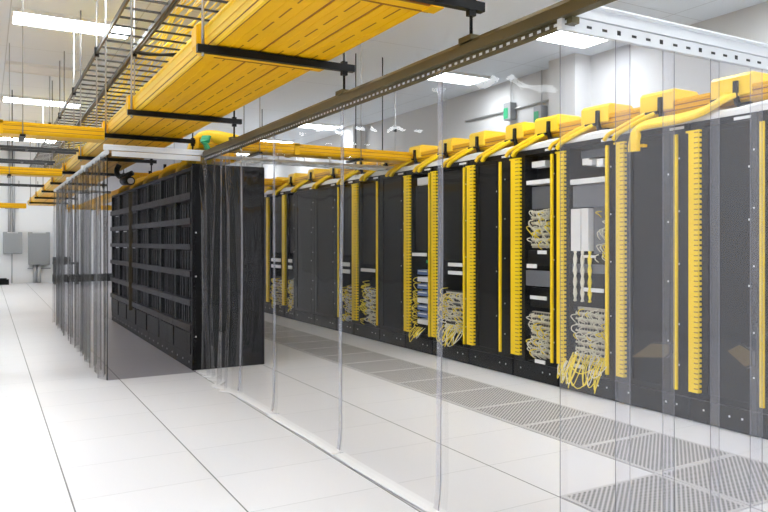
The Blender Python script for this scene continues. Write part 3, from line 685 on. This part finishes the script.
    # uprights above
t = thing('fiber_raceway', 'yellow raceway with drop spouts over the black distribution frames', 'cable raceway', (1.95, 14, 2.05))
channel(MB(), [(1.98, 8.3, 2.04), (1.98, 22, 2.04)], .22, .11).build('duct', t)
for j, y in enumerate((8.6, 9.6, 10.7, 11.8, 13.0)):
    sp_ = MB().sweep(bez([(1.9, y, 2.05), (1.78, y+.03, 2.03), (1.70, y+.1, 1.97), (1.68, y+.16, 1.88)], 5), RND(.16, .07, .016), 'yellow', smooth=False).build('spout', t)
    MB().box(1.80, 1.83, y-.12, y-.09, 1.89, 2.14, 'strut_b').build('bracket', sp_)
b = MB()
for k, (x, y, z, w) in enumerate(((1.12, 10.5, 1.98, .08), (1.2, 10.9, 1.9, .05))): pass
t = thing('ceiling_camera', 'dark hanging camera with a curved mount above the black frames, behind the grey sheet', 'camera', (1.42, 10.9, 1.95))
MB().sweep(bez([(1.36, 11.0, 2.14), (1.33, 11.0, 2.06), (1.36, 10.98, 1.99), (1.42, 10.95, 2.0), (1.50, 10.9, 2.04)], 5), RND(.06, .06, .02), 'strut_b').build('mount', t)
MB().tube([(1.40, 10.9, 1.93), (1.42, 10.8, 1.93), (1.44, 10.66, 1.92)], .055, 'strut_b', 12).build('camera_body', t)
MB().tube([(1.44, 10.66, 1.92), (1.443, 10.64, 1.92)], .035, 'zinc', 12).build('lens', t)

# ------------------------------------------------------------------ back wall things
def wallbox(x0, x1, z0, z1, label, riser, drop):
    t = thing('wall_enclosure', label, 'electrical box', ((x0+x1)/2, YB-.12, z0), None)
    MB().box(x0, x1, YB-.2, YB-.002, z0, z1, 'box_g').build('enclosure', t, bevel=.01)
    MB().box(x0+.1, x1-.1, YB-.21, YB-.2, z1-.03, z1-.01, 'label').build('label_plate', t)
    c = MB()
    for x in riser: c.tube([(x, YB-.06, z1), (x, YB-.06, CEIL-.01)], .035, 'conduit', 8)
    if riser: c.build('conduit', t)
    d = MB()
    for x, r in drop: d.tube([(x, YB-.08, .01), (x, YB-.08, z0)], r, 'conduit', 8)
    if drop: d.build('conduit', t)
    return t
t = wallbox(.37, .82, .84, 1.45, 'smaller grey wall box with twin conduits rising from its top', (.52, .62), ((.58, .015),))
MB().box(.42, .74, YB-.1, YB-.02, 2.10, 2.14, 'box_g').build('pipe_bracket', t)
t = wallbox(.96, 1.48, .52, 1.45, 'larger grey wall box, right one by the folded curtain', (), ((1.12, .05), (1.22, .05)))
MB().box(.95, 1.5, YB-.1, YB-.02, .40, .43, 'box_g').build('pipe_bracket', t)
t = thing('equipment_cart', 'low black cart with a green topped box against the back wall', 'cart', (2.6, 25.3, 0))
MB().box(1.5, 4.2, 25.0, 25.6, .06, .26, 'strut_b').build('deck', t)
for x in (1.52, 2.04, 4.14):
    for y in (25.03, 25.53): MB().box(x, x+.05, y, y+.05, .0, .55 if x < 3 else .06, 'strut_b').build('leg', t)
MB().box(1.5, 2.1, 25.0, 25.6, .55, .60, 'strut_b').build('shelf', t)
MB().box(1.5, 1.9, 25.1, 25.5, .60, .75, 'divider').build('box', t)
t = thing('floor_duct', 'low black duct box at the left edge on the floor by the back wall', 'box', (-.1, 25.9, 0))
MB().box(-1.2, .5, 25.7, 26.1, .0, .14, 'strut_b').box(-1.2, .45, 25.72, 26.08, .14, .17, 'divider').build('box', t)
# right wall things
t = thing('wall_conduit', 'thin grey conduit with end box high on the right wall', 'conduit', (XR-.03, 10.6, 3.29))
MB().tube([(XR-.03, 9.25, 3.31), (XR-.03, 11.95, 3.31)], .018, 'conduit').build('pipe', t)
MB().box(XR-.09, XR-.002, 9.15, 9.28, 3.25, 3.37, 'fixture').build('end_box', t)
for i, (y, z) in enumerate(((10.48, 3.29), (9.63, 3.12))):
    t = thing('wall_unit', ['small green and grey unit high on the right wall, left one', 'small green and grey unit high on the right wall, right one'][i], 'electrical box', (XR-.07, y, z-.15))
    MB().box(XR-.12, XR-.002, y-.1, y+.1, z-.15, z+.12, 'box_g').build('housing', t)
    MB().box(XR-.125, XR-.12, y-.03, y+.09, z-.13, z+.04, 'green').build('indicator_panel', t)
    MB().tube([(XR-.04, y, z+.12), (XR-.04, y, CEIL-.005)], .01, 'conduit').build('conduit', t)

# ------------------------------------------------------------------ camera, world, view
cd = bpy.data.cameras.new('camera'); co = bpy.data.objects.new('camera', cd); COL.objects.link(co)
co.location = (0, 0, EYE); co.rotation_euler = (R(90), 0, -TH)
cd.sensor_width = 36; cd.lens = 776.1/768*36; cd.shift_x = (384-537.9)/768; cd.shift_y = -(256-241.9)/768; cd.clip_end = 100
S.camera = co
w = bpy.data.worlds.new('world'); S.world = w; w.use_nodes = True; w.node_tree.nodes['Background'].inputs[0].default_value = (.9, .95, 1, 1); w.node_tree.nodes['Background'].inputs[1].default_value = .3
S.view_settings.view_transform = 'Standard'; S.view_settings.look = 'None'; S.view_settings.gamma = 1; S.view_settings.use_curve_mapping = False
S.view_settings.exposure = 0.26
S.cycles.max_bounces = 12; S.cycles.diffuse_bounces = 7; S.cycles.transparent_max_bounces = 40; S.cycles.glossy_bounces = 4
S.cycles.sample_clamp_indirect = 6; S.cycles.use_denoising = True
